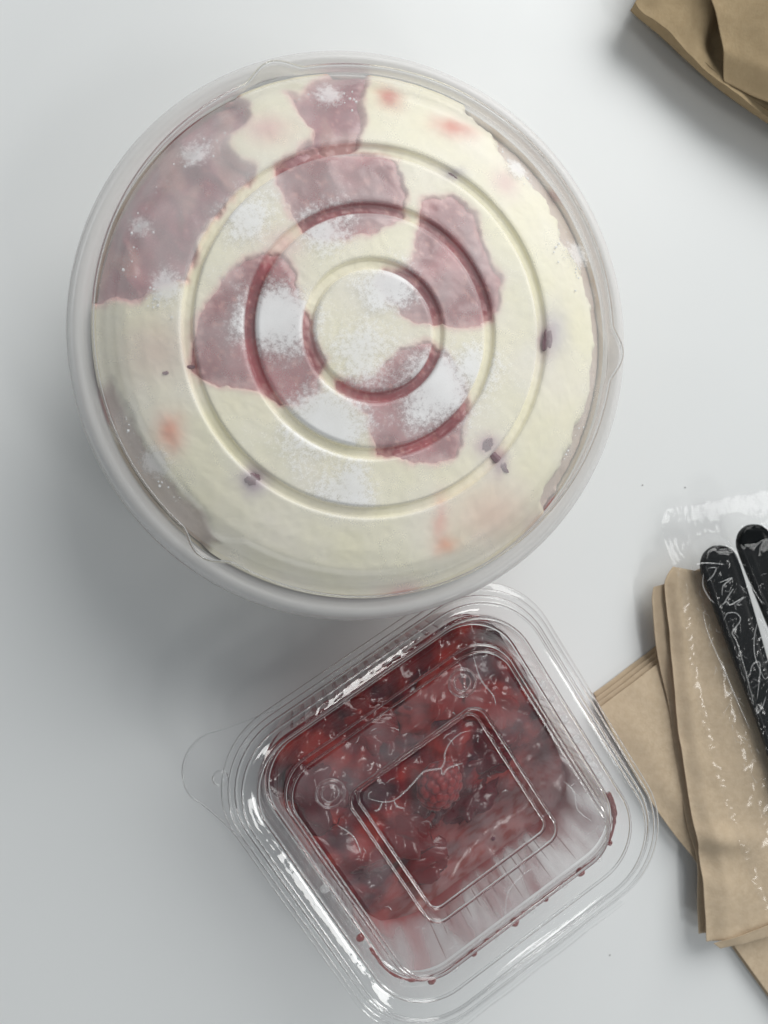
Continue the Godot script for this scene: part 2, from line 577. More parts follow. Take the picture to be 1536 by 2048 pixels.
func make_dessert() -> void:
	var t := thing("cream_dessert", "pale cream dessert with red strawberry patches under the round frosted lid", "dessert", BOWL)
	var fruit := []
	for k in PATCHES:
		fruit.append(pairs(PATCHES[k]))
	var holes := field(fruit)
	var gaps := field([pairs(GAPS.gap_right), pairs(GAPS.gap_left)])
	# stains: centre, reach, colour
	var stains := [
		[Vector2(5.6, -61.5), Vector2(3.2, 4.0), Color(0.60, 0.13, 0.06)], [Vector2(22.5, -54.5), Vector2(6.0, 2.8), Color(0.70, 0.22, 0.13)], [Vector2(-50.5, 25.5), Vector2(3.4, 4.8), Color(0.84, 0.36, 0.22)],
		[Vector2(20.5, 55.0), Vector2(3.6, 2.6), Color(0.82, 0.32, 0.13)], [Vector2(18.8, 48.0), Vector2(2.2, 6.0), Color(0.86, 0.46, 0.36)], [Vector2(33.0, 47.0), Vector2(13, 9), Color(0.80, 0.60, 0.47)],
		[Vector2(-53.5, 5.5), Vector2(9, 8), Color(0.72, 0.58, 0.47)], [Vector2(-26, -50), Vector2(6, 4), Color(0.78, 0.50, 0.44)], [Vector2(36, -41), Vector2(4, 4), Color(0.82, 0.62, 0.55)],
		[Vector2(-22, -21), Vector2(5, 4), Color(0.82, 0.6, 0.54)], [Vector2(10.4, 70), Vector2(6, 4), Color(0.70, 0.35, 0.33)], [Vector2(49.5, -2), Vector2(5, 7), Color(0.62, 0.58, 0.58)], [Vector2(-30.3, 38), Vector2(4, 4), Color(0.6, 0.55, 0.56)], [Vector2(50, 50), Vector2(6, 4), Color(0.75, 0.6, 0.5)], [Vector2(30.6, 28.0), Vector2(3.4, 3.0), Color(0.5, 0.3, 0.36)], [Vector2(34.4, 32.4), Vector2(2.6, 4.6), Color(0.5, 0.33, 0.36)], [Vector2(-30.3, 37.1), Vector2(3.0, 2.6), Color(0.45, 0.3, 0.36)], [Vector2(47.6, 0.2), Vector2(2.4, 4.6), Color(0.4, 0.24, 0.28)], [Vector2(21.5, -41.6), Vector2(3.4, 1.8), Color(0.5, 0.45, 0.45)],
	]
	var seg := 640
	var p := PackedVector3Array()
	var col := PackedColorArray()
	var rows := 0
	var r := 0.05
	while r < 70.2:
		for i in seg:
			var a := TAU * i / seg
			var q := Vector2(cos(a), sin(a)) * r
			var warp := Vector2(n1.get_noise_2d(q.x * 2.6, q.y * 2.6), n1.get_noise_2d(q.x * 2.6 + 90, q.y * 2.6)) * 1.3 + Vector2(n2.get_noise_2d(q.x * 1.6, q.y * 1.6), n2.get_noise_2d(q.x * 1.6 + 90, q.y * 1.6)) * 0.3
			var d := holes.at(q + warp)
			var g := gaps.at(q + warp * 1.6)
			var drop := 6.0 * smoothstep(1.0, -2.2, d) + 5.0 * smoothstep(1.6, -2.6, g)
			var lump := 0.35 * n1.get_noise_2d(q.x * 1.5, q.y * 1.5) + 0.18 * n2.get_noise_2d(q.x, q.y)
			var y := dome(r) - 1.15 - 1.25 * groove(r) - 0.8 * absf(lump) - drop * (1.0 + 0.25 * lump) - 1.3 * smoothstep(60.0, 69.0, r)
			p.append(Vector3(q.x, y, q.y) * MM)
			var c := Color(0.88, 0.835, 0.62).lerp(Color(0.90, 0.85, 0.71), clampf(0.5 + n1.get_noise_2d(q.x * 0.7, q.y * 0.7 + 50), 0, 1))
			for s in stains:
				var e: Vector2 = (q + warp * 0.8 - s[0]) / s[1]
				var k := e.length_squared()
				if k < 4.0:
					c = c.lerp(s[2], 0.95 * exp(-1.2 * k))
			c = c.lerp(Color(0.70, 0.36, 0.35), 0.9 * smoothstep(2.4, -0.6, d))
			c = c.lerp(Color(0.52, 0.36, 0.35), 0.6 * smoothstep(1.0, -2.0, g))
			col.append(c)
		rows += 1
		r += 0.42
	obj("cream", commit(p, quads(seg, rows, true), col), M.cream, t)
	# layers of cream and cake that show through the wall of the bowl
	p = PackedVector3Array()
	col = PackedColorArray()
	for j in 40:
		var f := j / 39.0
		for i in 240:
			var a := TAU * i / 240
			var rr := lerpf(55.5, 71.0, pow(f, 0.8))
			p.append(Vector3(cos(a) * rr, lerpf(2.0, 59.0, f), sin(a) * rr) * MM)
			var w := n1.get_noise_3d(cos(a) * 40, f * 40, sin(a) * 40)
			var c := Color(0.82, 0.78, 0.64).lerp(Color(0.50, 0.16, 0.15), smoothstep(0.12, 0.35, w)).lerp(Color(0.6, 0.45, 0.24), smoothstep(-0.1, -0.35, w))
			col.append(c)
	obj("layers", commit(p, quads(240, 40, true, true), col), M.cream, t)
	# the pieces of fruit that press against the lid, one mesh each
	var depth := {"rim_left": 3.4, "rim_top": 2.4, "top": 1.2, "right": 1.2, "low": 1.2, "left": 1.2}
	var count := 0
	for k in PATCHES:
		slice(t, pairs(PATCHES[k]), depth[k], 17.0 * count)
		count += 1
	# small dark berry bits in the cream
	var bits := [[47.6, 0.2, 1.3, 3.0, -8.0], [30.6, 28.0, 2.1, 1.7, 30.0], [34.4, 32.4, 1.1, 3.6, 45.0], [-30.3, 37.1, 1.8, 1.5, 40.0], [21.5, -41.6, 2.2, 0.8, -28.0], [-45.3, 9.4, 1.3, 0.45, 0.0], [-51.0, 11.0, 1.0, 0.5, 10.0]]
	for b in bits:
		var q := Vector2(b[0], b[1])
		var o := obj("berry_bit", blob(Vector3(b[2], 0.5, b[3]), 0.5, b[0], 12), dark_bit(), t)
		o.position = Vector3(q.x, dome(q.length()) - 1.25 * groove(q.length()) - 1.5, q.y) * MM
		o.rotation_degrees.y = b[4]


func dark_bit() -> Material:
	if not M.has("bit"):
		M.bit = mat(lin(0.15, 0.05, 0.075), 0.4)
	return M.bit


func slice(parent: Node3D, poly: PackedVector2Array, deep: float, seed_at: float) -> void:
	var box := Rect2(poly[0], Vector2.ZERO)
	for q in poly:
		box = box.expand(q)
	box = box.grow(2.5)
	var step := 0.55
	var nx := int(box.size.x / step) + 2
	var nz := int(box.size.y / step) + 2
	var p := PackedVector3Array()
	var col := PackedColorArray()
	var keep := PackedByteArray()
	for j in nz:
		for i in nx:
			var q := box.position + Vector2(i, j) * step
			var r := q.length()
			var d := signed_distance(poly, q)
			var edge := 0.8 * smoothstep(-1.5, 2.6, d)
			var big := n1.get_noise_2d(q.x * 0.9 + seed_at, q.y * 0.9)
			var fine := n2.get_noise_2d(q.x * 1.4, q.y * 1.4 + seed_at)
			var y := dome(r) - 1.25 * groove(r) * (1.0 if deep < 2.0 else 0.3) - 0.5 - deep * (0.7 + 0.9 * absf(big) + 0.5 * smoothstep(46.0, 62.0, r)) - edge - 0.15 * fine
			p.append(Vector3(q.x, y, q.y) * MM)
			var c := Color(0.25, 0.016, 0.028).lerp(Color(0.42, 0.06, 0.075), smoothstep(-0.1, 0.5, big)).lerp(Color(0.55, 0.20, 0.17), 0.8 * smoothstep(0.2, 0.6, fine))
			c = c.lerp(Color(0.66, 0.36, 0.35), 0.8 * smoothstep(-2.6, 1.0, d + 2.0 * fine))
			if deep > 2.0:
				c = c.lerp(Color(0.36, 0.16, 0.20), 0.4)
				c = c.lerp(Color(0.50, 0.25, 0.22), smoothstep(0.05, 0.35, n1.get_noise_2d(q.x * 1.3 + 40, q.y * 0.8 + seed_at)) * 0.8)
			col.append(c)
			keep.append(1 if d < 2.4 and r < 69.5 else 0)
	var idx := PackedInt32Array()
	for j in nz - 1:
		for i in nx - 1:
			var a := j * nx + i
			if keep[a] + keep[a + 1] + keep[a + nx] + keep[a + nx + 1] == 4:
				idx.append_array([a, a + 1, a + nx + 1, a, a + nx + 1, a + nx])
	obj("strawberry_slice", commit(p, idx, col), M.berry, parent)


# ---------------------------------------------------------------- the clear square box

const LID_LEVELS := [
	[0.5, 0.5, 0.4, 43.7], [12, 13, 2.5, 43.6], [21.5, 22.8, 3, 43.6], [22.4, 23.7, 3.6, 43.75], [22.9, 24.2, 3.8, 44.3], [23.8, 25.1, 4.4, 46.2], [24.3, 25.6, 4.8, 46.8], [25, 26.3, 5.2, 47], [26, 27.3, 5.6, 47], [32, 33.5, 7.5, 47], [37.4, 39, 9.89, 47],
	[38.2, 39.8, 10.57, 47.2], [38.9, 40.5, 11.21, 47.1], [39.4, 41, 11.69, 46.5], [39.9, 41.5, 12.17, 45.3], [40.4, 42, 12.54, 44.9], [41.1, 42.7, 13.29, 44.7], [41.7, 43.3, 13.8, 43.6], [42.8, 44.4, 14.58, 39.5], [43.7, 45.3, 15.29, 36.6], [44.6, 46.2, 16.01, 35.8], [45.6, 47.2, 16.76, 35.7], [46.6, 48.2, 17.71, 36.4],
	[47.1, 48.7, 18.09, 38.5], [47.6, 49.3, 18.56, 42.2], [47.9, 49.7, 18.96, 43.5], [48.3, 50.2, 19.3, 44], [48.9, 50.8, 19.82, 44.18], [49.6, 51.6, 20.46, 44.37], [50.3, 52.4, 21.11, 44.56], [51, 53.1, 21.75, 44.75], [51.6, 53.8, 22.26, 45], [52.2, 54.5, 22.87, 45.5], [52.9, 55.3, 23.52, 45.4], [53.5, 55.9, 24.12, 44.8], [53.9, 56.3, 24.46, 43.7], [54.4, 56.9, 24.84, 43],
	[55, 57.5, 25.25, 43], [55.5, 58, 25.62, 43.5], [56, 58.5, 26.1, 43.5], [56.5, 59, 26.3, 42.9], [57.2, 59.8, 26.6, 42.6], [57.6, 60.2, 26.8, 42.4],
]
const TUB_LEVELS := [
	[0.5, 0.5, 0.4, 1.2], [30, 31, 7, 1.2], [39.5, 41, 11.22, 1], [41.6, 43.1, 12.96, 1.3], [43, 44.5, 14.45, 2.6], [43.8, 45.3, 15.13, 5], [44.3, 45.8, 15.6, 10], [45, 46.5, 16.15, 16], [45.6, 47.1, 16.66, 22], [46.2, 47.7, 17.17, 28], [46.8, 48.4, 17.78, 33], [47.6, 49.2, 18.66, 36.2], [48.2, 49.9, 19.17, 38], [48.6, 50.4, 19.61, 41],
	[49.4, 51.4, 20.49, 42], [52, 54.2, 22.6, 42.2], [54.5, 57, 24.88, 41.9], [57, 59.6, 26.5, 41.6],
]


func make_box() -> void:
	var b := thing("sauce_box", "clear square plastic box with snap lid, half full of dark red berry sauce", "food container", BOX, BOX_TURN)
	obj("tub", rounded_sweep(TUB_LEVELS, 14, 130, 0.9), M.pet, b)
	var lid := obj("lid", rounded_sweep(LID_LEVELS, 16, 90, 0.0, 0.05), M.pet, b)
	for e in [[57.6, 60.2, 26.8, 42.4, 0.22], [56, 58.5, 26.1, 43.4, 0.3], [54.1, 56.6, 24.64, 43.3, 0.42], [52.3, 54.6, 23, 45.2, 0.4], [48.1, 49.9, 19.14, 43.6, 0.45], [45.2, 46.8, 16.52, 36.1, 0.5], [40.6, 42.2, 12.71, 44.9, 0.4], [39, 40.6, 11.35, 46.9, 0.38], [24.7, 26, 5, 46.8, 0.5], [22.3, 23.6, 3.5, 43.8, 0.5]]:
		obj("pressed_edge", bead(e[0], e[1], e[2], e[3], e[4]), M.bead, lid)
	# upright ribs pressed into the wall of the tub, and the film of juice that ran down it
	var ribs := SurfaceTool.new()
	ribs.begin(Mesh.PRIMITIVE_TRIANGLES)
	for side_of in 4:
		for k in 17:
			var f := lerpf(-29.0, 29.0, k / 16.0)
			var path := PackedVector3Array()
			var low := 5.0 + 7.0 * absf(sin(k * 3.3 + side_of))
			var high := 33.0 - 12.0 * absf(cos(k * 2.1 + side_of * 1.7))
			for step in 6:
				var h := lerpf(low, high, step / 5.0)
				var hu := curve([[5.0, 43.8], [10.0, 44.3], [16.0, 45.0], [22.0, 45.6], [33.0, 46.8]], h) - 0.2
				var hv := hu + 1.5
				path.append([Vector3(hu, h, f), Vector3(f + 0.5 * sin(k * 2.7), h, hv), Vector3(-hu, h, f), Vector3(f, h, -hv)][side_of] * MM)
			ribs.append_from(tube(path, [(0.14 + 0.14 * absf(sin(k * 1.9 + side_of))) * MM], 6), 0, Transform3D())
	obj("wall_ribs", ribs.commit(), M.rib, b).set_meta("kind", "stuff")
	var wall := []
	for k in 26:
		var h := lerpf(1.6, 32.0, k / 25.0)
		var hu := curve([[1.6, 41.0], [2.6, 42.6], [5.0, 43.4], [10.0, 43.9], [16.0, 44.6], [22.0, 45.2], [33.0, 46.4]], h)
		wall.append([hu, hu + 1.5, 12.0 + 0.1 * h + 2.5, h])
	var film_mesh := rounded_sweep(wall, 14, 60)
	var at: PackedVector3Array = film_mesh.surface_get_arrays(0)[Mesh.ARRAY_VERTEX]
	var tint := PackedColorArray()
	for v in at:
		var h := v.y / MM
		var run := n1.get_noise_3d(v.x / MM * 2.2, h * 0.5, v.z / MM * 2.2)
		tint.append(Color(0.34, 0.06, 0.06).lerp(Color(0.50, 0.24, 0.24), smoothstep(3.0, 16.0, h)))
		tint[-1].a = clampf(0.95 * exp(-maxf(h - 3.0, 0.0) / (7.0 + 9.0 * run)) + 0.33 + 0.36 * run, 0.05, 0.96)
	obj("juice_film", commit(at, film_mesh.surface_get_arrays(0)[Mesh.ARRAY_INDEX], tint), M.juice_film, b)
	# thumb tab at the left corner
	var out := []
	var away := Vector2(-0.69, -0.72).normalized()
	var side := Vector2(-away.y, away.x)
	var corner := Vector2(-44, -46.5)
	var p := PackedVector3Array()
	var n := 48
	for j in 9:
		for i in n:
			var f := i / (n - 1.0) * 2.0 - 1.0
			var base := corner + side * f * 24.0 + away * (8.0 - 13.0 * f * f)
			var a := f * PI * 0.5
			var tip := corner + away * (10.0 + 10.0 * cos(a)) + side * 11.5 * sin(a) * (1.0 + 0.75 * smoothstep(0.72, 1.0, absf(f))) - away * 13.0 * smoothstep(0.7, 1.0, absf(f))
			var q := base.lerp(tip, j / 8.0)
			p.append(Vector3(q.x, 42.3 - 0.9 * j / 8.0, q.y) * MM)
	obj("thumb_tab", commit(p, quads(n, 9, false, true)), M.tab, b)
	obj("tab_edge", tube(p.slice(8 * n), [0.36 * MM], 8), M.bead, b)
	var dimple := obj("tab_dimple", lathe([[0.1, 0.9], [1.2, 0.8], [1.9, 0.3], [2.3, 0.0]], 32), M.pet, b)
	dimple.position = Vector3(-51.6, 41.9, -51.0) * MM
	var mark := PackedVector3Array()
	var mark_r := []
	for i in 33:
		mark.append((Vector3(-51.6, 42.2, -51.0) + 2.3 * Vector3(cos(TAU * i / 32.0), 0, sin(TAU * i / 32.0))) * MM)
		mark_r.append(0.28 * MM)
	obj("tab_dimple", tube(mark, mark_r, 8), M.bead, b)
	# hinge flap along the lower right side
	p = PackedVector3Array()
	for j in 6:
		for i in 40:
			var f := j / 5.0
			var u := lerpf(-46.0, 31.0 - 2.0 * (1.0 - f), i / 39.0)
			p.append(Vector3(u, 42.2 - 2.6 * f * f + 0.15 * sin(u * 0.3), 59.8 + 5.2 * f) * MM)
	obj("hinge_flap", commit(p, quads(40, 6, false, true)), M.pet, b)
	obj("flap_edge", tube(p.slice(200), [0.2 * MM], 8), M.bead, b)
	for v in [Vector2(23.8, -34.2), Vector2(-27.4, -29.5)]:
		var o := obj("vent_dimple", lathe([[0.1, 1.1], [1.6, 1.0], [2.2, 0.6], [2.5, 0.15], [2.9, 0.1], [3.3, 0.7], [3.7, 0.9], [4.1, 0.6], [4.4, 0.0]], 40), M.pet, b)
		o.position = Vector3(v.x, 47.05, v.y) * MM
		for ring in [[4.3, 0.35], [2.6, 0.3]]:
			var circle := PackedVector3Array()
			var fat := []
			for i in 41:
				var a := TAU * i / 40.0
				circle.append(Vector3(v.x + ring[0] * cos(a), 47.3, v.y + ring[0] * sin(a)) * MM)
				fat.append(ring[1] * MM)
			obj("vent_edge", tube(circle, fat, 8), M.bead, b)
	# wet trails where sauce touched the lid from inside
	var trails := [
		[-19.5, -19.6, -16.5, -16.0, -13.3, -14.2, -8.5, -14.5, -4.5, -15.4, -0.9, -16.1, 2.4, -14.6, 4.2, -13.8, 6.2, -15.0, 7.7, -17.1, 11.0, -19.0, 15.2, -19.4, 18.3, -18.1],
		[4.2, -13.8, 3.5, -11.8, 6.1, -12.4, 10.8, -10.9], [-13.3, -14.2, -13.6, -12.0, -12.0, -10.0], [-16.5, -16.0, -18.6, -14.6, -20, -15.2],
	]
	for k in trails.size():
		var path := []
		for q in pairs(trails[k]):
			path.append(q)
		obj("wet_trail", tube(smooth_path(path, 43.35), [0.33 * MM], 8, 0.45), M.water, b)
	var upper := [
		[31.1, -39.1, 29.5, -33.6, 29.1, -30.0, 29.7, -24.8, 28.7, -21.7], [12.4, 30, 6.8, 29.5, 0.8, 31, -3, 35, -5.3, 38.4], [-31, -20, -29, -14, -30, -8], [34, 12, 35, 17, 33, 23, 35, 29],
	]
	for k in upper.size():
		var path := []
		for q in pairs(upper[k]):
			path.append(q)
		obj("wet_trail", tube(smooth_path(path, 46.75), [0.24 * MM], 8, 0.45), M.water, b)
	# many short wet marks and beads under the lid, joined
	var rng := RandomNumberGenerator.new()
	rng.seed = 404
	var st := SurfaceTool.new()
	st.begin(Mesh.PRIMITIVE_TRIANGLES)
	for k in 40:
		var q := Vector2(rng.randf_range(-37, 37), rng.randf_range(-39, 39))
		var inner := absf(q.x) < 21.0 and absf(q.y) < 22.0
		if not inner and absf(q.x) < 26.0 and absf(q.y) < 27.0:
			continue
		var y := 43.4 if inner else 46.8
		var path := []
		var a := rng.randf() * TAU
		for s in rng.randi_range(3, 6):
			path.append(q)
			a += rng.randf_range(-1.0, 1.0)
			q += Vector2(cos(a), sin(a)) * rng.randf_range(0.3, 1.3)
		st.append_from(tube(smooth_path(path, y, 3), [rng.randf_range(0.08, 0.2) * MM], 6, 0.5), 0, Transform3D())
	obj("condensation", st.commit(), M.water, b).set_meta("kind", "stuff")
	# haze of condensation under the raised band of the lid
	var hz := mat(Color.WHITE, 0.7, 0.2)
	hz.vertex_color_use_as_albedo = true
	hz.transparency = BaseMaterial3D.TRANSPARENCY_ALPHA
	p = PackedVector3Array()
	var col := PackedColorArray()
	var cnt := 0
	for j in 16:
		var f := j / 15.0
		var ring := rounded(lerpf(25.4, 37.6, f), lerpf(26.2, 39.2, f), lerpf(5.2, 9.4, f), 12, 40)
		cnt = ring.size()
		for q in ring:
			p.append(Vector3(q.x, 46.6, q.y) * MM)
			col.append(Color(0.6, 0.5, 0.52, clampf(0.11 + 0.16 * n1.get_noise_2d(q.x * 1.2, q.y * 1.2), 0.03, 0.3)))
	obj("lid_haze", commit(p, quads(cnt, 16, true), col), hz, lid)
	p = PackedVector3Array()
	col = PackedColorArray()
	for j in 12:
		var f := (j + 0.02) / 11.0
		for q in rounded(21.0 * f, 22.2 * f, 3.0 * f, 12, 20):
			p.append(Vector3(q.x, 43.25, q.y) * MM)
			col.append(Color(0.5, 0.4, 0.42, clampf(0.07 + 0.14 * n1.get_noise_2d(q.x * 1.4 + 30, q.y * 1.4), 0.0, 0.25)))
	obj("lid_haze", commit(p, quads(p.size() / 12, 12, true), col), hz, lid)
	# drops of juice caught in the seam between lid and tub
	var seam := rounded(45.9, 47.5, 16.6, 30, 60)
	var path := PackedVector3Array()
	var radii := []
	var here := func(k: int) -> Vector3:
		var q := seam[posmod(k, seam.size())]
		return Vector3(q.x, 36.9, q.y) * MM
	for k in range(0, 126):
		path.append(here.call(k))
		radii.append((0.34 + 0.75 * maxf(0.0, n2.get_noise_1d(k * 0.9)) + 0.55 * exp(-pow((k - 4.0) / 9.0, 2))) * MM)
	obj("juice_line", tube(path, radii, 8, 0.7), M.juice_drop, b)
	path = PackedVector3Array()
	radii = []
	for k in range(126, 330):
		path.append(here.call(k))
		radii.append((0.14 + 0.25 * maxf(0.0, n2.get_noise_1d(k * 0.7))) * MM)
	obj("juice_line", tube(path, radii, 8, 0.7), M.water, b)
	var drops := [20, 27, 35, 42, 50, 56, 63, 71, 80, 88, 97, 108, 130, 150, 316, 322, 330, 338, 346, 353]
	for k in drops.size():
		var big := 0.95 + 0.6 * absf(sin(k * 2.3))
		var o := obj("juice_drop", blob(Vector3(big, big * 0.7, big), 0.15, k * 5.0, 10), M.juice_drop if k % 2 == 0 and k < 14 else M.water, b)
		var v: Vector3 = here.call(drops[k])
		o.position = v + Vector3(v.x, 0, v.z).normalized() * 0.7 * MM


# ---------------------------------------------------------------- the berry sauce

func sauce_height(q: Vector2) -> float:
	var lump := n1.get_noise_2d(q.x * 0.9, q.y * 0.9 + 200) * 3.4 + n2.get_noise_2d(q.x * 0.5, q.y * 0.5) * 0.8
	return 25.5 - 20.5 * smoothstep(-6.0, 42.0, q.y + 0.2 * q.x + 4.0 * n1.get_noise_2d(q.x * 0.6 + 70, q.y * 0.6)) + lump * (1.0 - 0.85 * smoothstep(6.0, 34.0, q.y))


func make_sauce() -> void:
	var t := thing("berry_sauce", "dark red strawberry and raspberry sauce slumped inside the clear square box", "sauce", BOX, BOX_TURN)
	var p := PackedVector3Array()
	var col := PackedColorArray()
	var rows := 70
	var unit := rounded(1.0, 1.035, 0.33, 14, 50)
	for j in rows:
		var f := (j + 0.02) / (rows - 1.0)
		for e in unit:
			var q := e * 43.0 * f
			var y := maxf(sauce_height(q), 1.75)
			var half := curve([[1.2, 41.4], [3.0, 43.0], [5, 43.6], [36, 47.0]], y) - 0.35
			q = e * half * f
			y = maxf(sauce_height(q), 1.75)
			p.append(Vector3(q.x, y, q.y) * MM)
			var thick := maxf(0.0, y - 1.6)
			var w := n1.get_noise_2d(q.x * 1.1, q.y * 1.1)
			var deep := Color(0.13, 0.005, 0.009).lerp(Color(0.27, 0.024, 0.020), smoothstep(0.0, 0.45, w)).lerp(Color(0.045, 0.004, 0.010), smoothstep(0.0, -0.4, w))
			var film := Color(0.58, 0.36, 0.35).lerp(Color(0.46, 0.17, 0.155), smoothstep(-0.1, 0.35, n2.get_noise_2d(q.x * 0.6, q.y * 1.1)))
			col.append(film.lerp(deep, 1.0 - exp(-thick / 5.5)))
	obj("sauce", commit(p, quads(unit.size(), rows, true), col), M.sauce, t)
	var chunks := [[-20.0, 4.0, 8.0, 5.0, 10.0, 30.0], [18.0, 2.0, 9.0, 5.0, 7.0, -20.0], [14.0, -26.0, 10.0, 6.0, 7.0, 10.0], [-10.0, -30.0, 9.0, 5.5, 8.0, 60.0], [-34.0, -22.0, 7.0, 5.0, 9.0, 0.0], [30.0, -14.0, 7.0, 5.0, 10.0, 40.0], [-22.0, 22.0, 9.0, 4.0, 7.0, -30.0], [8.0, 14.0, 8.0, 4.0, 6.0, 15.0]]
	for k in chunks.size():
		var c = chunks[k]
		var o := obj("strawberry_chunk", blob(Vector3(c[2] * 1.3, c[3] * 0.75, c[4] * 1.3), 0.55, k * 9.0, 18), chunk_material(k), t)
		o.position = Vector3(c[0], sauce_height(Vector2(c[0], c[1])) - 2.2, c[1]) * MM
		o.rotation_degrees = Vector3(8.0 * sin(k * 1.7), c[5], 10.0 * cos(k * 2.1))
	# loose seed and drip on the thin film
	var s := obj("seed", blob(Vector3(0.8, 0.6, 0.8), 0.2, 3.0, 8), dark_bit(), t)
	s.position = Vector3(6.0, 5.0, 39.5) * MM
	# the raspberry in the middle: rows of round drupelets on a cone
	var dru := []
	for row in 6:
		var lat := 0.15 + row * 0.29
		var n := maxi(1, int(round(13.0 * sin(minf(lat, PI / 2)))))
		for k in n:
			var ph := TAU * (k + 0.5 * (row % 2)) / n
			dru.append((Vector3(sin(lat) * cos(ph), cos(lat), sin(lat) * sin(ph)) + 0.07 * Vector3(sin(k * 5.1 + row), cos(k * 3.7 + row * 2.0), sin(k * 7.3 + row * 4.0))).normalized())
	p = PackedVector3Array()
	col = PackedColorArray()
	for j in 61:
		for i in 120:
			var th := PI * 0.62 * j / 60.0
			var ph := TAU * i / 120.0
			var d := Vector3(sin(th) * cos(ph), cos(th), sin(th) * sin(ph))
			var best := 9.0
			for e in dru:
				best = minf(best, d.distance_squared_to(e))
			var bump := sqrt(maxf(0.0, 1.0 - best / 0.035))
			p.append(d * Vector3(8.6, 6.6, 8.2) * (0.93 + 0.075 * bump) * MM)
			col.append(Color(0.15, 0.007, 0.010).lerp(Color(0.24, 0.018, 0.018), bump))
	var o := obj("raspberry", commit(p, quads(120, 61, true), col), M.raspberry if M.has("raspberry") else berry_skin())
	tag(o, "single dull red raspberry in the middle of the dark sauce, inside the clear box", "raspberry")
	o.position = BOX + Basis(Vector3.UP, deg_to_rad(BOX_TURN)) * (Vector3(0.5, 28.2, -2.0) * MM)
	o.rotation_degrees = Vector3(14, 40, -10)


func berry_skin() -> Material:
	M.raspberry = mat(Color.WHITE, 0.42, 0.4)
	M.raspberry.vertex_color_use_as_albedo = true
	M.raspberry.rim_enabled = true
	M.raspberry.rim = 0.3
	return M.raspberry


func chunk_material(k: int) -> Material:
	var key := "chunk%d" % (k % 3)
	if not M.has(key):
		M[key] = mat([lin(0.145, 0.006, 0.008), lin(0.085, 0.004, 0.009), lin(0.21, 0.014, 0.012)][k % 3], 0.18, 0.5)
	return M[key]


# ---------------------------------------------------------------- paper: loft between two edges

func along(edge: PackedVector2Array, f: float) -> Vector2:
	var total := 0.0
	for k in edge.size() - 1:
		total += edge[k].distance_to(edge[k + 1])
	var want := f * total
	for k in edge.size() - 1:
		var l := edge[k].distance_to(edge[k + 1])
		if want <= l or k == edge.size() - 2:
			return edge[k].cubic_interpolate(edge[k + 1], edge[maxi(k - 1, 0)], edge[mini(k + 2, edge.size() - 1)], clampf(want / l, 0, 1))
		want -= l
	return edge[-1]


# a sheet of paper with thickness; height is a function of (across 0..1, along 0..1, position)
func sheet(left: PackedVector2Array, right: PackedVector2Array, thick: float, height: Callable, nu := 30, nv := 60) -> ArrayMesh:
	var p := PackedVector3Array()
	for j in nv:
		var v := j / (nv - 1.0)
		var a := along(left, v)
		var b := along(right, v)
		var row := PackedVector3Array()
		for i in nu:
			var u := pow(i / (nu - 1.0), 1.5)
			var q := a.lerp(b, u)
			row.append(Vector3(q.x, height.call(u, v, q), q.y))
		for i in nu:
			p.append(row[i] * MM)
		for i in nu:
			p.append((row[nu - 1 - i] - Vector3(0, thick, 0)) * MM)
	var idx := quads(nu * 2, nv, true, true)
	for end in [0, nv - 1]:
		var base: int = end * nu * 2
		for i in nu - 1:
			var a := base + i
			var b := base + i + 1
			var c := base + nu * 2 - 2 - i
			var d := base + nu * 2 - 1 - i
			idx.append_array([a, b, c, a, c, d] if end else [a, c, b, a, d, c])
	return commit(p, idx)


func shifted(edge: PackedVector2Array, by: Vector2) -> PackedVector2Array:
	var out := PackedVector2Array()
	for q in edge:
		out.append(q + by)
	return out


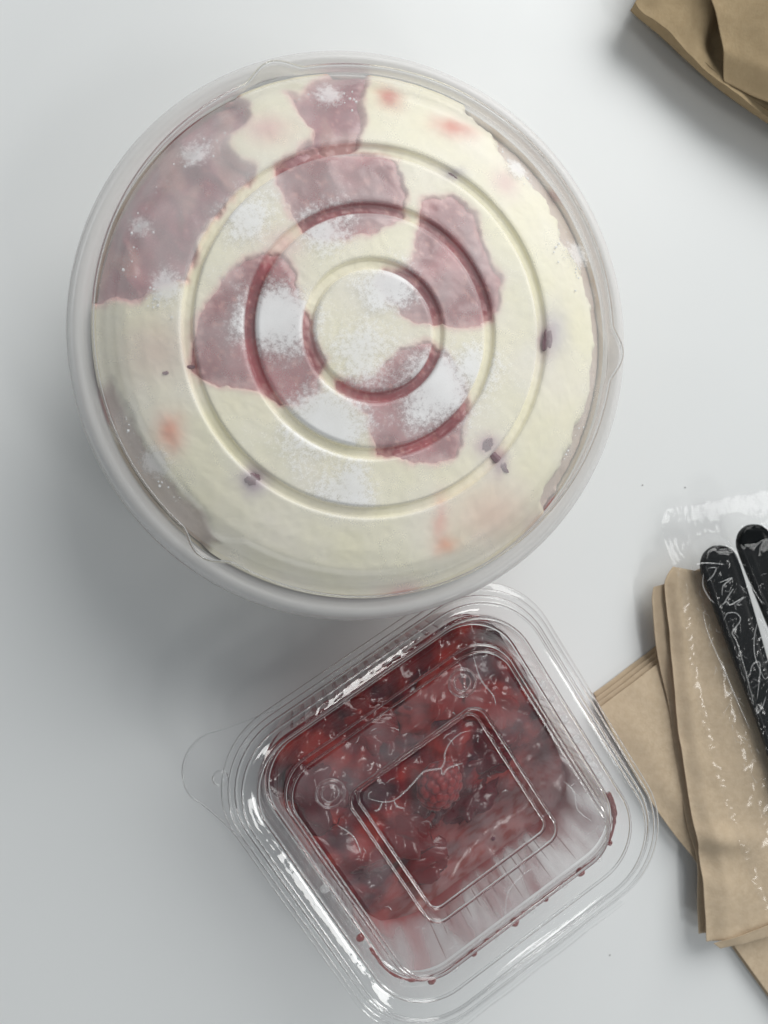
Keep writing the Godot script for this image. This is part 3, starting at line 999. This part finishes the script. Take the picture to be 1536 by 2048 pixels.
func make_paper_bag() -> void:
	var bag := thing("paper_bag", "crumpled brown kraft paper bag corner lying at the top right of the table", "paper bag", Vector3(0.1642, 0, -0.1482))
	var o := Vector2(160, -145)
	var edge := shifted(pairs([134.0, -161.5, 137.8, -158.9, 144.6, -154.5, 158.5, -144.6, 172.6, -135.4, 190.3, -126.3, 225.3, -112.0, 262, -98]), -o)
	var far := shifted(pairs([175, -235, 190, -232, 205, -228, 220, -224, 240, -216, 260, -205, 290, -190, 320, -175]), -o)
	obj("bottom_panel", sheet(edge, far, 0.25, func(u: float, v: float, q: Vector2) -> float:
		return 6.5 - 5.2 * smoothstep(0.05, 0.35, u) + 0.6 * n1.get_noise_2d(q.x * 0.8, q.y * 0.8), 30, 80), M.bag, bag)
	var top_edge := shifted(pairs([131.5, -159.5, 133.8, -156.6, 144.5, -150.6, 156.0, -141.2, 165.7, -135.0, 175.6, -129.0, 184.8, -124.8, 218, -110, 255, -95]), -o)
	obj("side_panel", sheet(edge, shifted(top_edge, Vector2(1.5, -1.6)), 0.2, func(u: float, v: float, q: Vector2) -> float:
		return 6.7 + 7.5 * u - 2.0 * sin(u * PI) + 0.6 * n1.get_noise_2d(q.x, q.y), 16, 80), M.bag, bag)
	obj("top_panel", sheet(top_edge, far, 0.25, func(u: float, v: float, q: Vector2) -> float:
		return 14.0 + 22.0 * smoothstep(0.0, 0.6, u) - 6.0 * exp(-pow((q.x + 0.33 * q.y - 2.0) / 5.0, 2)) * smoothstep(0.02, 0.12, u) + 1.6 * n1.get_noise_2d(q.x * 0.7 + 9, q.y * 0.7), 60, 90), M.bag, bag)
	var flap_l := shifted(pairs([147, -182, 152.5, -168, 155.5, -160.5, 160.4, -150.8, 163.5, -142.8, 166.2, -135.6]), -o)
	var flap_r := shifted(pairs([280, -200, 275, -180, 270, -160, 265, -140, 260, -120, 222, -110]), -o)
	obj("fold_flap", sheet(flap_l, flap_r, 0.25, func(u: float, v: float, q: Vector2) -> float:
		return 18.0 + 14.0 * smoothstep(0.0, 0.5, u) * (1.0 - 0.7 * v) + 5.0 * (1.0 - v) - 3.0 * smoothstep(0.8, 1.0, v) + 1.2 * n1.get_noise_2d(q.x * 0.6, q.y * 0.6 + 30), 40, 50), M.bag, bag)


func make_napkins() -> void:
	# lower folded napkin, four layers
	var o := Vector2(160, 110)
	var low := thing("paper_napkin", "folded brown paper napkin with four layered edges, lying lowest beside the clear box", "napkin", Vector3(0.16, 0, 0.11), 0.0, "brown paper napkins")
	var left := shifted(pairs([130.8, 89.6, 141.4, 109.2, 152.1, 126.6, 162.9, 141.3, 171.7, 152.1, 177.3, 161.7]), -o)
	var right := shifted(pairs([171, 62.5, 184, 82, 194, 100, 204, 117, 212, 130, 218, 141]), -o)
	for k in 4:
		var f := 3 - k
		var by := Vector2(-0.2, -1.5) * f + Vector2(0.25, 0.12) * f
		obj("layer", sheet(shifted(left, by), shifted(right, by), 0.22, func(u: float, v: float, q: Vector2) -> float:
			return 2.0 + k * 1.25 - 0.5 * f * smoothstep(0.1, 0.0, v) + (1.3 + 0.2 * k) * sin(v * PI) * smoothstep(0.0, 0.2, u) + 0.5 * n1.get_noise_2d(q.x * 0.9, q.y * 0.9 + k * 3), 26, 60), M.kraft, low)
	# third napkin, only its corner shows
	var under := thing("paper_napkin", "corner of a brown napkin under the upper napkin's bottom edge", "napkin", Vector3(0.21, 0, 0.2), 0.0, "brown paper napkins")
	o = Vector2(210, 200)
	left = shifted(pairs([176, 168, 183, 178.5, 189, 188.5, 197.1, 199.8, 205.5, 211.2, 218, 228]), -o)
	right = shifted(pairs([232, 138, 238, 149, 244, 160, 251, 171, 259, 183, 270, 200]), -o)
	for k in 2:
		obj("layer", sheet(shifted(left, Vector2(0.5, -0.3) * k), right, 0.22, func(u: float, v: float, q: Vector2) -> float:
			return 2.5 + 3.6 * (1 - k) * smoothstep(0.0, 0.1, u) * 0.3 + 2.2 * k + 0.5 * n1.get_noise_2d(q.x * 0.9, q.y * 0.9 + 40), 26, 50), M.kraft, under)
	# upper napkin with its folded left edge
	var up := thing("paper_napkin", "folded brown paper napkin partly inside the cutlery wrapper, on top of the others", "napkin", Vector3(0.18, 0, 0.11), 0.0, "brown paper napkins")
	o = Vector2(180, 110)
	left = shifted(pairs([150.8, 44.0, 150.3, 47.5, 150.6, 52, 152.6, 67.4, 158.2, 90.5, 163.0, 117.9, 166.6, 135.8, 171.2, 150.0, 172.2, 166.0, 173.0, 181.0]), -o)
	right = shifted(pairs([172, 36, 175, 44, 177, 52, 182, 70, 192, 95, 200, 120, 207, 138, 214, 152, 220, 165, 226, 176]), -o)
	obj("under_layer", sheet(left, right, 0.22, func(u: float, v: float, q: Vector2) -> float:
		return 7.6 + 1.4 * smoothstep(0.0, 0.15, u) + 0.6 * n1.get_noise_2d(q.x * 0.7, q.y * 0.7 + 11), 26, 80), M.kraft, up)
	var upper := shifted(pairs([157.0, 36.0, 154.2, 40.0, 153.8, 46, 156.5, 67.1, 159.6, 93.0, 164.2, 118.5, 167.6, 136.2, 171.6, 150.0, 173.0, 166.5, 174.5, 182.6]), -o)
	obj("top_layer", sheet(upper, shifted(right, Vector2(1, 3)), 0.22, func(u: float, v: float, q: Vector2) -> float:
		var pinch := exp(-pow((v - 0.78) / 0.05, 2)) * exp(-pow(u / 0.25, 2))
		return 10.8 + 1.8 * smoothstep(0.0, 0.2, u) - 1.6 * pinch + 2.0 * exp(-pow((v - 0.72) / 0.035, 2)) * exp(-pow((u - 0.3) / 0.3, 2)) + 0.9 * n1.get_noise_2d(q.x * 0.7, q.y * 0.7 + 60), 40, 120), M.kraft, up)
	var tuck_l := shifted(pairs([176.5, 182.6, 180.5, 186.0]), -o)
	var tuck_r := shifted(pairs([226, 170, 230, 178]), -o)
	obj("folded_hem", sheet(tuck_l, tuck_r, 0.22, func(u: float, v: float, q: Vector2) -> float:
		return 12.2 + 1.2 * smoothstep(0.0, 0.2, u) - 1.5 * v + 0.4 * n1.get_noise_2d(q.x, q.y), 24, 14), M.kraft, up)


# ---------------------------------------------------------------- cutlery in its wrapper


func handle_mesh(stations: Array, lift: float, thick: float, ribbed := false) -> ArrayMesh:
	# stations: [x, z, half width], a rounded bar of plastic with a raised rim
	var p := PackedVector3Array()
	var seg := 28
	var n := stations.size()
	for k in n:
		var s = stations[k]
		var a := Vector2(stations[maxi(k - 1, 0)][0], stations[maxi(k - 1, 0)][1])
		var b := Vector2(stations[mini(k + 1, n - 1)][0], stations[mini(k + 1, n - 1)][1])
		var d := (b - a).normalized()
		var side := Vector2(-d.y, d.x)
		for i in seg:
			var t := TAU * i / seg
			var cx := signf(cos(t)) * pow(absf(cos(t)), 0.6)
			var cy := signf(sin(t)) * pow(absf(sin(t)), 0.7)
			var h := cy * thick * (0.35 + 0.65 * minf(1.0, s[2] / 4.0))
			if cy > 0.0:
				h *= 0.72 + 0.28 * smoothstep(0.45, 0.85, absf(cx))
				if ribbed and k > 3:
					h += 0.28 * cos(cx * s[2] * 5.0)
			var q: Vector2 = Vector2(s[0], s[1]) + side * cx * s[2]
			p.append(Vector3(q.x, lift + h, q.y) * MM)
	return commit(p, quads(seg, n, true, true))


func stations(from: Vector2, to: Vector2, w0: float, w1: float) -> Array:
	var out := []
	var d := (to - from)
	for k in 9:
		var a := PI / 2 * k / 8.0
		var q := from + d.normalized() * w0 * (1.0 - cos(a))
		out.append([q.x, q.y, maxf(0.2, w0 * sin(a))])
	for k in range(1, 40):
		var f := k / 39.0
		var q := (from + d.normalized() * w0).lerp(to, f)
		out.append([q.x, q.y, lerpf(w0, w1, smoothstep(0.0, 0.8, f))])
	return out


func make_cutlery() -> void:
	var o := Vector3(0.19, 0, 0.08)
	var a := thing("plastic_cutlery", "black plastic cutlery handle with a smooth rounded end, nearer the napkins", "cutlery", o, 0.0, "black plastic cutlery in the clear wrapper")
	var off := Vector2(190, 80)
	obj("handle", handle_mesh(stations(Vector2(168.2, 28.0) - off, Vector2(206, 126) - off, 7.6, 5.2), 18.0, 2.2), M.black, a)
	var b := thing("plastic_cutlery", "black plastic cutlery handle with a finely ribbed end, at the right edge", "cutlery", o, 0.0, "black plastic cutlery in the clear wrapper")
	obj("handle", handle_mesh(stations(Vector2(181.5, 20.5) - off, Vector2(222, 112) - off, 7.0, 5.2), 18.5, 2.0, true), M.black, b)
	# clear film drawn over both handles
	var film := thing("cutlery_wrapper", "crinkled clear plastic film wrapper over black cutlery and napkin", "wrapper", o)
	var left := shifted(pairs([158, 15, 155, 21, 153.5, 30, 158.1, 47.0, 161, 66, 164.5, 84.0, 174.0, 114.6, 184, 142, 195, 170]), -off)
	var right := shifted(pairs([215, 4, 217, 14, 219, 28, 222, 47, 226, 66, 230, 84, 238, 110, 246, 138, 254, 160]), -off)
	var ridge := FastNoiseLite.new()
	ridge.seed = 77
	ridge.noise_type = FastNoiseLite.TYPE_SIMPLEX_SMOOTH
	ridge.fractal_type = FastNoiseLite.FRACTAL_RIDGED
	ridge.frequency = 0.085
	ridge.fractal_octaves = 3
	var p := PackedVector3Array()
	var nu := 170
	var nv := 260
	for j in nv:
		var v := j / (nv - 1.0)
		var l := along(left, v)
		var r := along(right, v)
		for i in nu:
			var u := i / (nu - 1.0)
			var q := l.lerp(r, u)
			var y := 14.6 + 2.5 * smoothstep(0.0, 0.2, u)
			for h in [[Vector2(168.2, 28.0) - off, Vector2(206, 126) - off, 7.6], [Vector2(181.5, 20.5) - off, Vector2(222, 112) - off, 7.0]]:
				var e: Vector2 = h[1] - h[0]
				var k := clampf((q - h[0]).dot(e) / e.length_squared(), 0.06, 1.0)
				var d: float = (q - h[0] - e * k).length()
				y = maxf(y, 21.0 - 6.5 * smoothstep(h[2] - 1.0, h[2] + 5.0, d))
			y -= 12.0 * smoothstep(0.14, 0.0, v) * smoothstep(0.0, 0.3, 0.3)
			var cr := ridge.get_noise_2d(q.x * 0.55 + q.y * 0.3, q.y * 0.35)
			var edge := 1.0 - smoothstep(0.0, 0.05, u)
			var calm := smoothstep(15.5, 20.0, y)
			y += 0.3 * smoothstep(0.16, 0.08, v) * ridge.get_noise_2d(q.x * 3.5, q.y * 2.0 + 80)
			y += 0.15 * cr + calm * 0.75 * cr + calm * 0.3 * ridge.get_noise_2d(q.x * 1.6 + 50, q.y * 0.9) + edge * 0.5 * ridge.get_noise_2d(v * 300.0, 7.0)
			p.append(Vector3(q.x, maxf(y, 0.6), q.y) * MM)
	obj("film", commit(p, quads(nu, nv, false, true)), M.film, film)
	var creases := [[-25.8, -44.7, -22.9, -44.7, -24.0, -42.0, -26.2, -40.0], [-21.5, -39.3, -16.3, -40.8, -19.8, -38.2, -20.2, -34.5], [-20.7, -30.7, -18.4, -32.3, -16.6, -31.1, -11.3, -33.7, -14.2, -31.1, -11.9, -31.0],
		[-19.4, -25.3, -17.7, -28.0, -14.1, -27.8, -12.6, -25.1, -15.7, -20.9, -13.9, -17.6, -10.0, -6.6, -6.0, 6.8], [-5.1, -25.9, -6.7, -18.4, -5.9, -10.7, -2.0, -2.9], [-5.1, -25.9, -3.3, -23.7, -0.9, -16.0], [-8.1, -4.8, -7.0, -8.6, -4.0, -8.5, -4.8, 4.6], [-31.0, -45.9, -27.6, -46.6, -19.4, -45.9],
		[-27.8, -42.7, -27.9, -38.4, -25.5, -34.1, -23.1, -31.9], [-27.7, -28.8, -25.1, -20.2, -17.7, -5.3, -12.6, 5.3, -7.5, 15.5], [-19.0, -55.2, -15.4, -49.8, -8.5, -37.9, -3.5, -30.7], [-15.6, -37.0, -17.9, -33.9, -19.6, -31.2], [-1.2, 3.7, -2.9, 8.0, -5.2, 10.1]]
	for k in creases.size():
		var path := []
		for q in pairs(creases[k]):
			path.append(q)
		obj("crease", tube(smooth_path(path, 21.6), [0.24 * MM], 8, 0.7), M.water, film)
	# finer wrinkles of the film over the handles and the napkin, joined
	var rng := RandomNumberGenerator.new()
	rng.seed = 515
	var st := SurfaceTool.new()
	st.begin(Mesh.PRIMITIVE_TRIANGLES)
	for k in 70:
		var f := rng.randf()
		var over := k < 36
		var q := Vector2(168.2, 30.0).lerp(Vector2(206, 126), f) - off + Vector2(0.93, -0.37) * (rng.randf_range(-6.5, 6.5) if over else rng.randf_range(-15, -7.5))
		if k % 3 == 0 and over:
			q += Vector2(13.3, -5.5)
		var path := []
		var turn := (rng.randf_range(-0.5, 0.9) if over else 1.2 + rng.randf_range(-0.3, 0.3))
		for s in rng.randi_range(3, 5):
			path.append(q)
			turn += rng.randf_range(-0.7, 0.7)
			q += Vector2(cos(turn), sin(turn)) * rng.randf_range(0.5, 1.9)
		st.append_from(tube(smooth_path(path, 21.4 if over else 16.6, 3), [rng.randf_range(0.05, 0.14) * MM], 6, 0.6), 0, Transform3D())
	obj("wrinkles", st.commit(), M.water, film).set_meta("kind", "stuff")
